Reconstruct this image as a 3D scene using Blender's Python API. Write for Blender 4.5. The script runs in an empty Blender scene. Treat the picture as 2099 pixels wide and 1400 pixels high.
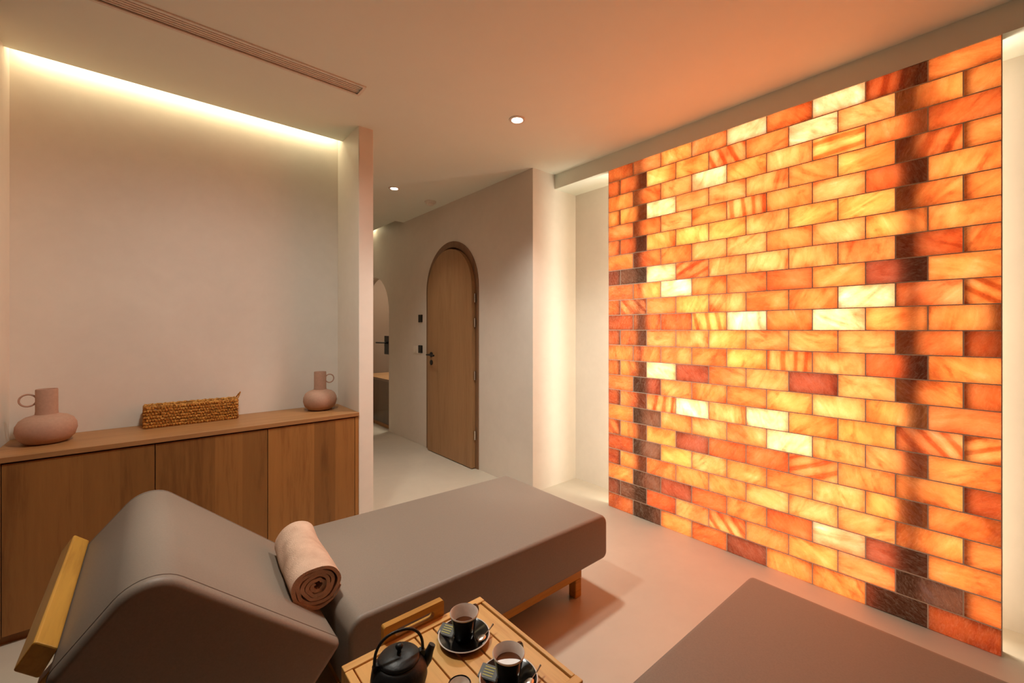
import bpy, bmesh, math, random
from mathutils import Vector, Matrix, noise

random.seed(7)
SC = bpy.context.scene
COL = SC.collection

# ---------------------------------------------------------------- camera
cam_d = bpy.data.cameras.new('camera')
cam = bpy.data.objects.new('camera', cam_d)
COL.objects.link(cam)
cam.location = (0.0, 0.0, 1.2413)
cam.rotation_euler = (math.radians(90), 0, -math.radians(40.371))
cam_d.sensor_width = 36.0
cam_d.sensor_fit = 'HORIZONTAL'
cam_d.lens = 869.66 / 2099 * 36.0
cam_d.shift_x = 0.0
cam_d.shift_y = -(700 - 674.97) / 2099
cam_d.clip_start = 0.02
SC.camera = cam

# ---------------------------------------------------------------- world, exposure
w = bpy.data.worlds.new('world')
SC.world = w
w.use_nodes = True
w.node_tree.nodes['Background'].inputs[0].default_value = (0.02, 0.016, 0.012, 1)
w.node_tree.nodes['Background'].inputs[1].default_value = 0.0
SC.view_settings.view_transform = 'Standard'
SC.view_settings.look = 'None'
SC.view_settings.gamma = 1.0
SC.view_settings.exposure = 1.05
SC.cycles.use_denoising = True
SC.cycles.max_bounces = 12
SC.cycles.diffuse_bounces = 6
SC.cycles.transmission_bounces = 8
SC.cycles.transparent_max_bounces = 12
SC.cycles.sample_clamp_indirect = 6.0
SC.cycles.caustics_reflective = False
SC.cycles.caustics_refractive = False

WARM = (1.0, 0.965, 0.86)
CREAM = (1.0, 0.89, 0.65)

def area(name, loc, direction, sx, sy, power, col, up='Z', spread=180):
    d = bpy.data.lights.new(name, 'AREA')
    d.shape = 'RECTANGLE'
    d.size, d.size_y = sx, sy
    d.energy = power
    d.color = col
    d.spread = math.radians(spread)
    o = bpy.data.objects.new(name, d)
    COL.objects.link(o)
    o.location = loc
    o.rotation_euler = Vector(direction).to_track_quat('-Z', up).to_euler()
    return o

def spot(name, loc, power, col, size=120, blend=0.9, radius=0.03):
    d = bpy.data.lights.new(name, 'SPOT')
    d.energy = power
    d.color = col
    d.spot_size = math.radians(size)
    d.spot_blend = blend
    d.shadow_soft_size = radius
    o = bpy.data.objects.new(name, d)
    COL.objects.link(o)
    o.location = loc
    return o

# geometry constants (metres; X towards the salt wall, Y towards the cabinet wall)
CEIL = 2.47
A = 2.451          # face of the salt wall
B = 2.21           # corridor wall with the arched doors
Y1 = 2.356         # end face of the corridor wall
D = 2.70           # back of the lit recess behind the salt wall
P0, P1 = 0.021, 1.836      # salt wall, right and left end
FASC = 2.357       # underside of the fascia
CB = 2.93          # wall behind the cabinet
PF = 2.55          # pier front
PX0, PX1 = 0.954, 1.045
LX = -0.488        # left return of the cabinet recess

# lights of the room: hidden strips behind the ceiling edge, behind the salt wall and down the corridor
L_COVE, L_SALT, L_SIDE, L_CORR = 1.25, 41.0, 2.0, 2.0
area('cove_strip_light', ((LX + PX0) / 2, 2.886, 2.528), (0, 0.6, -1), 1.40, 0.03, L_COVE, (1.0, 0.84, 0.54), 'Y')
area('salt_backlight', (A + 0.17, (P0 + P1) / 2, FASC / 2), (-1, 0, 0), P1 - P0 - 0.26, FASC - 0.10, L_SALT, (1.0, 0.93, 0.78), 'Y')
area('recess_strip_light', (A + 0.10, 1.66, FASC / 2), (0.06, 1, 0), 0.06, FASC - 0.1, L_SIDE, CREAM, 'Y')
area('recess_strip_light', (A + 0.10, 0.19, FASC / 2), (0.06, -1, 0), 0.06, FASC - 0.1, L_SIDE, CREAM, 'Y')
area('corridor_strip_light', (2.155, 5.35, 2.56), (0.25, 0, -1), 0.04, 1.5, L_CORR, (1.0, 0.84, 0.54), 'Y')
DOWN = [(1.633, 1.874, 77.0, 118), (1.612, 3.48, 25.0, 98), (0.30, 1.60, 55.0, 168)]  # last entry is an added, unseen fill lamp over the lounger

# ---------------------------------------------------------------- helpers
def S(r, g, b):
    f = lambda c: (c / 255 / 12.92) if c / 255 <= 0.04045 else ((c / 255 + 0.055) / 1.055) ** 2.4
    return (f(r), f(g), f(b), 1.0)

class NT:
    def __init__(self, name):
        self.m = bpy.data.materials.new(name)
        self.m.use_nodes = True
        self.t = self.m.node_tree
        self.t.nodes.clear()
        self.out = self.t.nodes.new('ShaderNodeOutputMaterial')
    def n(self, typ, **kw):
        nd = self.t.nodes.new(typ)
        for k, v in kw.items():
            if k.startswith('i_'):
                nd.inputs[k[2:].replace('_', ' ')].default_value = v
            else:
                setattr(nd, k, v)
        return nd
    def l(self, a, b):
        self.t.links.new(a, b)
    def coords(self, scale=(1, 1, 1), rot=(0, 0, 0)):
        tc = self.n('ShaderNodeTexCoord')
        mp = self.n('ShaderNodeMapping')
        mp.inputs['Scale'].default_value = scale
        mp.inputs['Rotation'].default_value = rot
        self.l(tc.outputs['Object'], mp.inputs['Vector'])
        return mp.outputs['Vector']
    def noise(self, vec, scale, detail=4, rough=0.6, dist=0.0):
        nd = self.n('ShaderNodeTexNoise')
        nd.inputs['Scale'].default_value = scale
        nd.inputs['Detail'].default_value = detail
        nd.inputs['Roughness'].default_value = rough
        nd.inputs['Distortion'].default_value = dist
        self.l(vec, nd.inputs['Vector'])
        return nd.outputs['Fac']
    def ramp(self, fac, stops):
        r = self.n('ShaderNodeValToRGB')
        e = r.color_ramp.elements
        while len(e) < len(stops):
            e.new(0.5)
        for el, (p, c) in zip(e, stops):
            el.position = p
            el.color = c
        self.l(fac, r.inputs['Fac'])
        return r.outputs['Color']
    def bump(self, height, strength, dist=0.01):
        b = self.n('ShaderNodeBump')
        b.inputs['Strength'].default_value = strength
        b.inputs['Distance'].default_value = dist
        self.l(height, b.inputs['Height'])
        return b.outputs['Normal']
    def principled(self, col=None, rough=0.5, metal=0.0, spec=0.5, normal=None, **kw):
        p = self.n('ShaderNodeBsdfPrincipled')
        if col is not None:
            if isinstance(col, tuple):
                p.inputs['Base Color'].default_value = col
            else:
                self.l(col, p.inputs['Base Color'])
        if isinstance(rough, (int, float)):
            p.inputs['Roughness'].default_value = rough
        else:
            self.l(rough, p.inputs['Roughness'])
        p.inputs['Metallic'].default_value = metal
        p.inputs['Specular IOR Level'].default_value = spec
        if normal is not None:
            self.l(normal, p.inputs['Normal'])
        for k, v in kw.items():
            p.inputs[k].default_value = v
        return p
    def done(self, shader):
        self.l(shader, self.out.inputs['Surface'])
        return self.m

def mul(c, k):
    return (min(1, c[0] * k), min(1, c[1] * k), min(1, c[2] * k), 1)

def plaster(name, base, rough=0.55, var=0.06, spec=0.3, scale=2.2, bump=0.04):
    t = NT(name)
    v = t.coords()
    a = t.noise(v, scale, 6, 0.62, 0.6)
    b = t.noise(v, scale * 7, 4, 0.6)
    mx = t.n('ShaderNodeMix', data_type='FLOAT')
    mx.inputs['Factor'].default_value = 0.3
    t.l(a, mx.inputs[2]); t.l(b, mx.inputs[3])
    c = t.ramp(mx.outputs[0], [(0.3, mul(base, 1 - var)), (0.7, mul(base, 1 + var))])
    return t.done(t.principled(c, rough, 0, spec, t.bump(b, bump, 0.01)).outputs[0])

def wood(name, base, dark, axis='Z', rough=0.45, grain=1.0, plank=None):
    t = NT(name)
    st = {'Z': (9, 9, 0.7), 'X': (0.7, 9, 9), 'Y': (9, 0.7, 9)}[axis]
    v = t.coords(st)
    oi = t.n('ShaderNodeObjectInfo')
    add = t.n('ShaderNodeVectorMath', operation='ADD')
    sc = t.n('ShaderNodeVectorMath', operation='SCALE')
    cmb = t.n('ShaderNodeCombineXYZ')
    for k in range(3):
        t.l(oi.outputs['Random'], cmb.inputs[k])
    t.l(cmb.outputs[0], sc.inputs[0]); sc.inputs['Scale'].default_value = 13.0
    t.l(v, add.inputs[0]); t.l(sc.outputs[0], add.inputs[1])
    v = add.outputs[0]
    a = t.noise(v, 1.1, 5, 0.6, 0.8)
    b = t.noise(v, 7.0, 4, 0.65, 0.2)
    mx = t.n('ShaderNodeMix', data_type='FLOAT')
    mx.inputs['Factor'].default_value = 0.42
    t.l(a, mx.inputs[2]); t.l(b, mx.inputs[3])
    c = t.ramp(mx.outputs[0], [(0.28, dark), (0.5, base), (0.75, mul(base, 1.18))])
    if plank:
        tc = t.n('ShaderNodeTexCoord')
        sp = t.n('ShaderNodeSeparateXYZ'); t.l(tc.outputs['Object'], sp.inputs[0])
        dv = t.n('ShaderNodeMath', operation='DIVIDE'); dv.inputs[1].default_value = plank
        fl = t.n('ShaderNodeMath', operation='FLOOR')
        t.l(sp.outputs[0], dv.inputs[0]); t.l(dv.outputs[0], fl.inputs[0])
        wn = t.n('ShaderNodeTexWhiteNoise', noise_dimensions='1D'); t.l(fl.outputs[0], wn.inputs['W'])
        tone = t.ramp(wn.outputs['Value'], [(0.0, (0.74, 0.72, 0.70, 1)), (1.0, (1.16, 1.14, 1.12, 1))])
        m2 = t.n('ShaderNodeMix', data_type='RGBA', blend_type='MULTIPLY'); m2.inputs['Factor'].default_value = 1.0
        t.l(c, m2.inputs[6]); t.l(tone, m2.inputs[7])
        # scattered knots
        kv = t.coords((5.5, 5.5, 1.6))
        vo = t.n('ShaderNodeTexVoronoi'); vo.inputs['Scale'].default_value = 1.0
        t.l(kv, vo.inputs['Vector'])
        kn = t.ramp(vo.outputs['Distance'], [(0.0, (0.38, 0.32, 0.28, 1)), (0.07, (0.72, 0.68, 0.64, 1)), (0.17, (1, 1, 1, 1))])
        m3 = t.n('ShaderNodeMix', data_type='RGBA', blend_type='MULTIPLY'); m3.inputs['Factor'].default_value = 1.0
        t.l(m2.outputs[2], m3.inputs[6]); t.l(kn, m3.inputs[7])
        c = m3.outputs[2]
    return t.done(t.principled(c, rough, 0, 0.4, t.bump(b, 0.05 * grain, 0.004)).outputs[0])

def plain(name, col, rough=0.5, metal=0.0, spec=0.5, bump=0.0, bscale=60, **kw):
    t = NT(name)
    v = t.coords()
    n1 = t.noise(v, bscale, 3)
    c = t.ramp(n1, [(0.3, mul(col, 0.94)), (0.7, mul(col, 1.06))])
    nm = t.bump(n1, bump, 0.004) if bump else None
    return t.done(t.principled(c, rough, metal, spec, nm, **kw).outputs[0])

def emis(name, col, strength):
    t = NT(name)
    e = t.n('ShaderNodeEmission')
    e.inputs[0].default_value = col
    e.inputs[1].default_value = strength
    return t.done(e.outputs[0])

M = {}
M['wall'] = plaster('limewash_plaster', S(230, 223, 212), 0.5, 0.05, 0.3)
M['corr'] = plaster('corridor_plaster', S(220, 211, 200), 0.5, 0.05, 0.3)
M['ceil'] = plaster('ceiling_paint', S(236, 241, 231), 0.7, 0.02, 0.2, 1.2, 0.02)
M['floor'] = plaster('microcement_floor', S(194, 183, 166), 0.42, 0.07, 0.35, 1.6, 0.03)
M['oak'] = wood('oak_veneer', S(152, 106, 56), S(116, 74, 34), 'Z', 0.5, plank=0.115)
M['oak_top'] = wood('oak_worktop', S(166, 120, 76), S(138, 94, 54), 'X', 0.45)
M['door'] = wood('door_veneer', S(158, 120, 82), S(138, 100, 64), 'Z', 0.45, 0.5)
M['doorframe'] = wood('door_frame_wood', S(132, 100, 74), S(112, 82, 60), 'Z', 0.5, 0.5)
M['teak'] = wood('honey_teak', S(188, 136, 54), S(152, 102, 34), 'X', 0.42)
M['teak_y'] = wood('honey_teak_lengthwise', S(188, 136, 54), S(152, 102, 34), 'Y', 0.42)
M['tray'] = wood('tray_acacia', S(214, 166, 98), S(178, 122, 60), 'Y', 0.4)
M['tray_x'] = wood('tray_acacia_cross', S(214, 166, 98), S(178, 122, 60), 'X', 0.4)
M['leather'] = plain('taupe_leatherette', S(129, 116, 104), 0.5, 0, 0.4, 0.05, 220)
M['seam'] = plain('taupe_seam', S(118, 105, 94), 0.6)
M['clay'] = plain('rose_clay', S(182, 146, 126), 0.75, 0, 0.25, 0.05, 90)
M['black'] = plain('black_metal', S(26, 24, 23), 0.4, 0.2, 0.5)
M['iron'] = plain('cast_iron', S(30, 31, 32), 0.42, 0.3, 0.5, 0.12, 160)
M['glaze'] = plain('black_glaze', S(20, 19, 19), 0.16, 0, 0.5)
M['white'] = plain('white_ceramic', S(232, 222, 212), 0.25, 0, 0.5)
M['plastic'] = plain('white_plastic', S(226, 218, 206), 0.4)
M['steel'] = plain('polished_steel', S(200, 196, 190), 0.2, 1.0)
M['dark'] = plain('dark_cavity', S(52, 40, 30), 0.8)
M['vent'] = plain('vent_enamel', S(222, 208, 192), 0.5)
M['brownroom'] = plaster('brown_plaster', S(120, 96, 78), 0.6, 0.05)
M['walnut'] = plaster('dark_brown_panelling', S(64, 46, 34), 0.6, 0.06)
M['lamp'] = emis('lamp_glow', (1.0, 0.90, 0.74, 1), 14.0)

def tea():
    t = NT('black_tea')
    return t.done(t.principled(S(92, 48, 22), 0.04, 0, 0.6).outputs[0])
M['tea'] = tea()
M['glint'] = plain('painted_tea_glint', S(236, 238, 240), 0.3)

def glass():
    t = NT('clear_glass')
    tr = t.n('ShaderNodeBsdfTransparent'); tr.inputs[0].default_value = (0.86, 0.84, 0.80, 1)
    gl = t.n('ShaderNodeBsdfGlossy'); gl.inputs['Roughness'].default_value = 0.02
    lw = t.n('ShaderNodeLayerWeight')
    pw = t.n('ShaderNodeMath', operation='POWER'); pw.inputs[1].default_value = 5.0
    t.l(lw.outputs['Facing'], pw.inputs[0])
    fr = t.n('ShaderNodeMath', operation='MULTIPLY_ADD'); fr.inputs[1].default_value = 0.6; fr.inputs[2].default_value = 0.04
    t.l(pw.outputs[0], fr.inputs[0])
    mx = t.n('ShaderNodeMixShader')
    t.l(fr.outputs[0], mx.inputs[0]); t.l(tr.outputs[0], mx.inputs[1]); t.l(gl.outputs[0], mx.inputs[2])
    return t.done(mx.outputs[0])
M['glass'] = glass()

def terry():
    t = NT('rose_terry')
    v = t.coords()
    n1 = t.noise(v, 300, 3)
    n2 = t.noise(v, 18, 4)
    c = t.ramp(n2, [(0.3, S(190, 158, 136)), (0.7, S(210, 178, 156))])
    return t.done(t.principled(c, 0.95, 0, 0.1, t.bump(n1, 0.55, 0.008)).outputs[0])
M['terry'] = terry()

def weave():
    t = NT('woven_rush')
    v = t.coords((1, 1, 1))
    oc = t.noise(t.coords((60, 60, 90)), 1.0, 3, 0.6, 1.2)
    c = t.ramp(oc, [(0.3, S(104, 62, 20)), (0.48, S(176, 118, 48)), (0.7, S(226, 176, 96))])
    return t.done(t.principled(c, 0.7, 0, 0.3, t.bump(oc, 0.5, 0.004)).outputs[0])
M['weave'] = weave()

def salt():
    t = NT('himalayan_salt')
    at = t.n('ShaderNodeAttribute'); at.attribute_name = 'salt_tint'
    rd = t.n('ShaderNodeAttribute'); rd.attribute_name = 'salt_seed'
    tc = t.n('ShaderNodeTexCoord')
    off = t.n('ShaderNodeVectorMath', operation='SCALE'); off.inputs['Scale'].default_value = 37.0
    t.l(rd.outputs['Vector'], off.inputs[0])
    rot = t.n('ShaderNodeVectorRotate', rotation_type='X_AXIS')
    t.l(tc.outputs['Object'], rot.inputs['Vector'])
    ang = t.n('ShaderNodeMath', operation='MULTIPLY'); ang.inputs[1].default_value = 3.1
    sep = t.n('ShaderNodeSeparateXYZ'); t.l(rd.outputs['Vector'], sep.inputs[0])
    t.l(sep.outputs[0], ang.inputs[0]); t.l(ang.outputs[0], rot.inputs['Angle'])
    stv = t.n('ShaderNodeVectorMath', operation='MULTIPLY'); stv.inputs[1].default_value = (1, 4.0, 13.0)
    t.l(rot.outputs[0], stv.inputs[0])
    add = t.n('ShaderNodeVectorMath', operation='ADD')
    t.l(stv.outputs[0], add.inputs[0]); t.l(off.outputs[0], add.inputs[1])
    n1 = t.noise(add.outputs[0], 1.3, 5, 0.6, 1.0)
    add2 = t.n('ShaderNodeVectorMath', operation='ADD')
    t.l(tc.outputs['Object'], add2.inputs[0]); t.l(off.outputs[0], add2.inputs[1])
    n2 = t.noise(add2.outputs[0], 7.0, 6, 0.68, 0.9)
    mx = t.n('ShaderNodeMix', data_type='FLOAT'); mx.inputs['Factor'].default_value = 0.45
    t.l(n1, mx.inputs[2]); t.l(n2, mx.inputs[3])
    k = t.ramp(mx.outputs[0], [(0.36, (0.62, 0.40, 0.32, 1)), (0.43, (0.88, 0.75, 0.68, 1)), (0.50, (1, 1, 1, 1)), (0.58, (1.04, 1.2, 1.35, 1)), (0.66, (1.12, 1.55, 2.3, 1))])
    mc = t.n('ShaderNodeMix', data_type='RGBA', blend_type='MULTIPLY'); mc.inputs['Factor'].default_value = 1.0
    t.l(at.outputs['Color'], mc.inputs[6]); t.l(k, mc.inputs[7])
    n4 = t.noise(add2.outputs[0], 5.2, 2, 0.5, 0.3)
    k4 = t.ramp(n4, [(0.33, (0.62, 0.44, 0.34, 1)), (0.46, (0.95, 0.92, 0.88, 1)), (0.56, (1.04, 1.08, 1.10, 1)), (0.70, (1.12, 1.35, 1.6, 1))])
    mc2 = t.n('ShaderNodeMix', data_type='RGBA', blend_type='MULTIPLY'); mc2.inputs['Factor'].default_value = 0.85
    t.l(mc.outputs[2], mc2.inputs[6]); t.l(k4, mc2.inputs[7])
    # broad slanted bands in about one brick in five
    wv = t.n('ShaderNodeTexWave', wave_type='BANDS', bands_direction='Z')
    wv.inputs['Scale'].default_value = 0.42; wv.inputs['Distortion'].default_value = 8.0; wv.inputs['Detail'].default_value = 2.0; wv.inputs['Detail Scale'].default_value = 0.7
    t.l(add.outputs[0], wv.inputs['Vector'])
    kw = t.ramp(wv.outputs['Fac'], [(0.10, (0.66, 0.44, 0.34, 1)), (0.45, (1, 1, 1, 1)), (0.95, (1.1, 1.25, 1.45, 1))])
    gt = t.n('ShaderNodeMath', operation='GREATER_THAN'); gt.inputs[1].default_value = 0.94
    t.l(sep.outputs[1], gt.inputs[0])
    mc3 = t.n('ShaderNodeMix', data_type='RGBA', blend_type='MULTIPLY')
    t.l(gt.outputs[0], mc3.inputs[0]); t.l(mc2.outputs[2], mc3.inputs[6]); t.l(kw, mc3.inputs[7])
    trl = t.n('ShaderNodeBsdfTranslucent'); t.l(mc3.outputs[2], trl.inputs['Color'])
    n3 = t.noise(add2.outputs[0], 160.0, 3, 0.7)
    n5 = t.noise(add.outputs[0], 9.0, 5, 0.75, 1.2)
    dull = t.ramp(n5, [(0.36, S(132, 84, 58)), (0.50, S(196, 144, 112)), (0.62, S(246, 214, 188))])
    p = t.principled(dull, 0.38, 0, 0.5, t.bump(n3, 0.25, 0.004))
    ms = t.n('ShaderNodeMixShader'); ms.inputs[0].default_value = 0.33
    t.l(trl.outputs[0], ms.inputs[1]); t.l(p.outputs[0], ms.inputs[2])
    return t.done(ms.outputs[0])
M['salt'] = salt()
M['mortar'] = plain('mortar', S(222, 200, 178), 0.85, 0, 0.2, 0.2, 150)

# ---- mesh helpers
def box(bm, x0, x1, y0, y1, z0, z1):
    vs = [bm.verts.new((x, y, z)) for x in (x0, x1) for y in (y0, y1) for z in (z0, z1)]
    F = [(0, 1, 3, 2), (4, 6, 7, 5), (0, 4, 5, 1), (2, 3, 7, 6), (0, 2, 6, 4), (1, 5, 7, 3)]
    return [bm.faces.new([vs[i] for i in f]) for f in F]

def bbox(x0, x1, y0, y1, z0, z1, bev=0.0, seg=2):
    bm = bmesh.new()
    box(bm, x0, x1, y0, y1, z0, z1)
    bmesh.ops.recalc_face_normals(bm, faces=bm.faces)
    if bev:
        bmesh.ops.bevel(bm, geom=list(bm.edges), offset=bev, segments=seg, profile=0.5, affect='EDGES', clamp_overlap=True)
    return bm

def slab(x0, x1, y0, y1, z0, z1, holes=(), plane='z'):
    """slab with rectangular openings (a0,a1,b0,b1) in its main plane, closed all round"""
    bm = bmesh.new()
    xs = sorted({x0, x1} | {c for q in holes for c in q[:2]})
    ys = sorted({y0, y1} | {c for q in holes for c in q[2:]})
    solid = lambda i, j: 0 <= i < len(xs) - 1 and 0 <= j < len(ys) - 1 and not any(
        q[0] <= (xs[i] + xs[i + 1]) / 2 <= q[1] and q[2] <= (ys[j] + ys[j + 1]) / 2 <= q[3] for q in holes)
    V = {}
    def v(i, j, k):
        if (i, j, k) not in V:
            V[(i, j, k)] = bm.verts.new((xs[i], ys[j], (z0, z1)[k]))
        return V[(i, j, k)]
    for i in range(len(xs) - 1):
        for j in range(len(ys) - 1):
            if not solid(i, j):
                continue
            bm.faces.new([v(i, j, 0), v(i, j + 1, 0), v(i + 1, j + 1, 0), v(i + 1, j, 0)])
            bm.faces.new([v(i, j, 1), v(i + 1, j, 1), v(i + 1, j + 1, 1), v(i, j + 1, 1)])
            for (di, dj, a, b) in ((-1, 0, (i, j), (i, j + 1)), (1, 0, (i + 1, j + 1), (i + 1, j)), (0, -1, (i + 1, j), (i, j)), (0, 1, (i, j + 1), (i + 1, j + 1))):
                if not solid(i + di, j + dj):
                    bm.faces.new([v(*a, 0), v(*a, 1), v(*b, 1), v(*b, 0)])
    return bm

def extrude_poly(pts, axis, a, b, bev=0.0, seg=3, capbev_both=True):
    """polygon given in the two other axes (in order), extruded along axis from a to b"""
    bm = bmesh.new()
    def mk(p, t):
        return {'x': (t, p[0], p[1]), 'y': (p[0], t, p[1]), 'z': (p[0], p[1], t)}[axis]
    n = len(pts)
    va = [bm.verts.new(mk(p, a)) for p in pts]
    vb = [bm.verts.new(mk(p, b)) for p in pts]
    fa = bm.faces.new(va)
    fb = bm.faces.new(vb[::-1])
    for i in range(n):
        bm.faces.new([va[i], vb[i], vb[(i + 1) % n], va[(i + 1) % n]])
    bmesh.ops.recalc_face_normals(bm, faces=bm.faces)
    if bev:
        ed = list({e for f in (fa, fb) for e in f.edges})
        bmesh.ops.bevel(bm, geom=ed, offset=bev, segments=seg, profile=0.5, affect='EDGES', clamp_overlap=True)
    return bm

def rounded_poly(pts, radii, seg=8):
    out = []
    n = len(pts)
    for i in range(n):
        p0, p, p1 = Vector(pts[i - 1]), Vector(pts[i]), Vector(pts[(i + 1) % n])
        r = radii[i]
        if r <= 0:
            out.append(tuple(p)); continue
        d0, d1 = (p0 - p).normalized(), (p1 - p).normalized()
        half = d0.angle(d1) / 2
        t = r / math.tan(half)
        c = p + (d0 + d1).normalized() * (r / math.sin(half))
        a, b = p + d0 * t - c, p + d1 * t - c
        ang = a.angle_signed(b)
        for k in range(seg + 1):
            th = ang * k / seg
            # angle_signed is clockwise positive in 2D
            out.append(tuple(c + Vector((a.x * math.cos(-th) - a.y * math.sin(-th), a.x * math.sin(-th) + a.y * math.cos(-th)))))
    return out

def lathe(bm, prof, c=(0, 0, 0), n=40, close=False):
    rings = []
    for r, z in prof:
        if r < 1e-6:
            rings.append([bm.verts.new((c[0], c[1], c[2] + z))])
        else:
            rings.append([bm.verts.new((c[0] + r * math.cos(2 * math.pi * k / n), c[1] + r * math.sin(2 * math.pi * k / n), c[2] + z)) for k in range(n)])
    pairs = list(zip(rings, rings[1:]))
    if close:
        pairs.append((rings[-1], rings[0]))
    for a, b in pairs:
        if len(a) == 1 and len(b) == 1:
            continue
        for k in range(n):
            k2 = (k + 1) % n
            if len(a) == 1:
                bm.faces.new([a[0], b[k2], b[k]])
            elif len(b) == 1:
                bm.faces.new([a[k], a[k2], b[0]])
            else:
                bm.faces.new([a[k], a[k2], b[k2], b[k]])
    return bm

def tube(bm, pts, r, n=10, closed=False):
    pts = [Vector(p) for p in pts]
    rad = r if isinstance(r, (list, tuple)) else [r] * len(pts)
    rings = []
    prev = None
    m = len(pts)
    for i, p in enumerate(pts):
        if closed:
            t = (pts[(i + 1) % m] - pts[i - 1]).normalized()
        else:
            t = (pts[min(i + 1, m - 1)] - pts[max(i - 1, 0)]).normalized()
        if prev is None:
            u = t.cross(Vector((0, 0, 1)))
            if u.length < 1e-3:
                u = t.cross(Vector((1, 0, 0)))
        else:
            u = prev - t * prev.dot(t)
        u.normalize(); prev = u
        v = t.cross(u)
        rings.append([bm.verts.new(p + (u * math.cos(2 * math.pi * k / n) + v * math.sin(2 * math.pi * k / n)) * rad[i]) for k in range(n)])
    for i in range(m if closed else m - 1):
        a, b = rings[i], rings[(i + 1) % m]
        for k in range(n):
            bm.faces.new([a[k], a[(k + 1) % n], b[(k + 1) % n], b[k]])
    if not closed:
        bm.faces.new(rings[0][::-1]); bm.faces.new(rings[-1])
    return bm

def obj(name, bm, mat, parent=None, smooth=False, angle=40):
    if parent is not None:
        loc = Vector((0, 0, 0)); q = parent
        while q is not None:
            loc += Vector(q.location); q = q.parent
        bmesh.ops.translate(bm, verts=bm.verts, vec=-loc)
    bmesh.ops.recalc_face_normals(bm, faces=bm.faces)
    me = bpy.data.meshes.new(name)
    bm.to_mesh(me); bm.free()
    for m_ in (mat if isinstance(mat, list) else [mat]):
        me.materials.append(m_)
    if smooth:
        for p in me.polygons:
            p.use_smooth = True
        try:
            me.set_sharp_from_angle(angle=math.radians(angle))
        except Exception:
            pass
    o = bpy.data.objects.new(name, me)
    COL.objects.link(o)
    if parent is not None:
        o.parent = parent
    return o

def thing(name, label, cat, loc, group=None):
    o = bpy.data.objects.new(name, None)
    COL.objects.link(o)
    o.empty_display_size = 0.1
    o.location = loc
    o['label'] = label; o['category'] = cat
    if group: o['group'] = group
    return o

def tag(o, label, cat, group=None):
    o['label'] = label; o['category'] = cat
    if group: o['group'] = group
    return o

def struct(name, bm, mat, smooth=False, label=None):
    o = obj(name, bm, mat, None, smooth)
    o['kind'] = 'structure'
    if label: o['label'] = label
    return o

def dup(root, loc, label):
    r = root.copy(); COL.objects.link(r); r.location = loc; r['label'] = label
    for ch in list(root.children):
        c = ch.copy(); COL.objects.link(c); c.parent = r
        for g in list(ch.children):
            d = g.copy(); COL.objects.link(d); d.parent = c
    return r

# ---------------------------------------------------------------- room shell
RX0, RY0, END = -1.15, -1.00, 6.2
struct('floor', bbox(RX0 - .15, 3.5, RY0 - .15, END + .15, -0.12, 0.0), M['floor'], label='pale beige seamless cement floor')
VENT = (-0.62, 0.818, 2.128, 2.206)
COVE = (LX - 0.05, PX0 + 0.05, 2.835, CB + 0.05)
CCOVE = (2.108, B + 0.05, 4.53, 6.1)
struct('ceiling', slab(RX0 - .15, D, RY0 - .15, END + .15, CEIL, CEIL + 0.07, [VENT, COVE, CCOVE]), M['ceil'], label='smooth beige plaster ceiling')
# cove boxes over the two slots
bm = bmesh.new()
box(bm, LX - .03, PX0 + .03, 2.80, CB, CEIL + 0.20, CEIL + 0.23)
box(bm, LX - .03, PX0 + .03, 2.805, 2.825, CEIL + 0.07, CEIL + 0.20)
struct('trim_1', bm, M['ceil'])
bm = bmesh.new()
box(bm, 2.08, B, 4.50, 6.12, CEIL + 0.20, CEIL + 0.23)
box(bm, 2.08, 2.10, 4.50, 6.12, CEIL + 0.07, CEIL + 0.20)
box(bm, 2.08, B, 4.50, 4.52, CEIL + 0.07, CEIL + 0.20)
struct('trim_2', bm, M['ceil'])
# cabinet recess
struct('wall_back', bbox(RX0 - .15, PX1, CB, CB + .12, 0, CEIL + 0.23), M['wall'], label='plaster wall behind the oak cabinet')
struct('wall_left', bbox(RX0 - .15, LX, PF, CB, 0, CEIL + 0.2), M['wall'])
struct('wall_pier', bbox(PX0, PX1, PF, CB, 0, CEIL + 0.2, 0.004, 2), M['wall'], label='narrow plaster pier at the end of the cabinet recess')
struct('wall_side', bbox(RX0 - .15, RX0, RY0, PF, 0, CEIL), M['walnut'])
struct('wall_rear', bbox(RX0 - .15, D, RY0 - .15, RY0, 0, CEIL), M['walnut'])
# corridor
struct('wall_corridor_left', bbox(PX1 - .1, PX1, CB + .12, END, 0, CEIL), M['corr'])
struct('wall_corridor_end', bbox(PX1 - .1, 3.5, END, END + .15, 0, CEIL + .2), M['corr'])

def arch_pts(yc, r, zs, n=28):
    return [(yc - r, 0)] + [(yc - r * math.cos(math.pi * k / n), zs + r * math.sin(math.pi * k / n)) for k in range(n + 1)] + [(yc + r, 0)]

DY, DR, DZ = 3.515, 0.463, 1.625        # arched door: centre, outer radius, springing height
GY, GR, GZ = 5.375, 0.455, 1.455        # arched glass door
wall = [(Y1, 0)] + arch_pts(DY, DR - 0.03, DZ) + arch_pts(GY, GR, GZ) + [(END, 0), (END, CEIL + .2), (Y1, CEIL + .2)]
bmw = extrude_poly(wall, 'x', B, B + 0.10)
bmesh.ops.triangulate(bmw, faces=[f for f in bmw.faces if len(f.verts) > 4])
struct('wall_corridor', bmw, M['corr'], label='pale plaster corridor wall with two arched doorways')
struct('wall_niche_left', bbox(B, D + .15, Y1, Y1 + 0.5, 0, CEIL + .2), M['wall'])
bpy.data.objects['wall_niche_left'].location.x = 0.0005
bpy.data.objects['wall_niche_left'].location.y = -0.0005
struct('wall_niche_back', bbox(D, D + .15, RY0 - .15, Y1, 0, CEIL), M['wall'])
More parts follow.
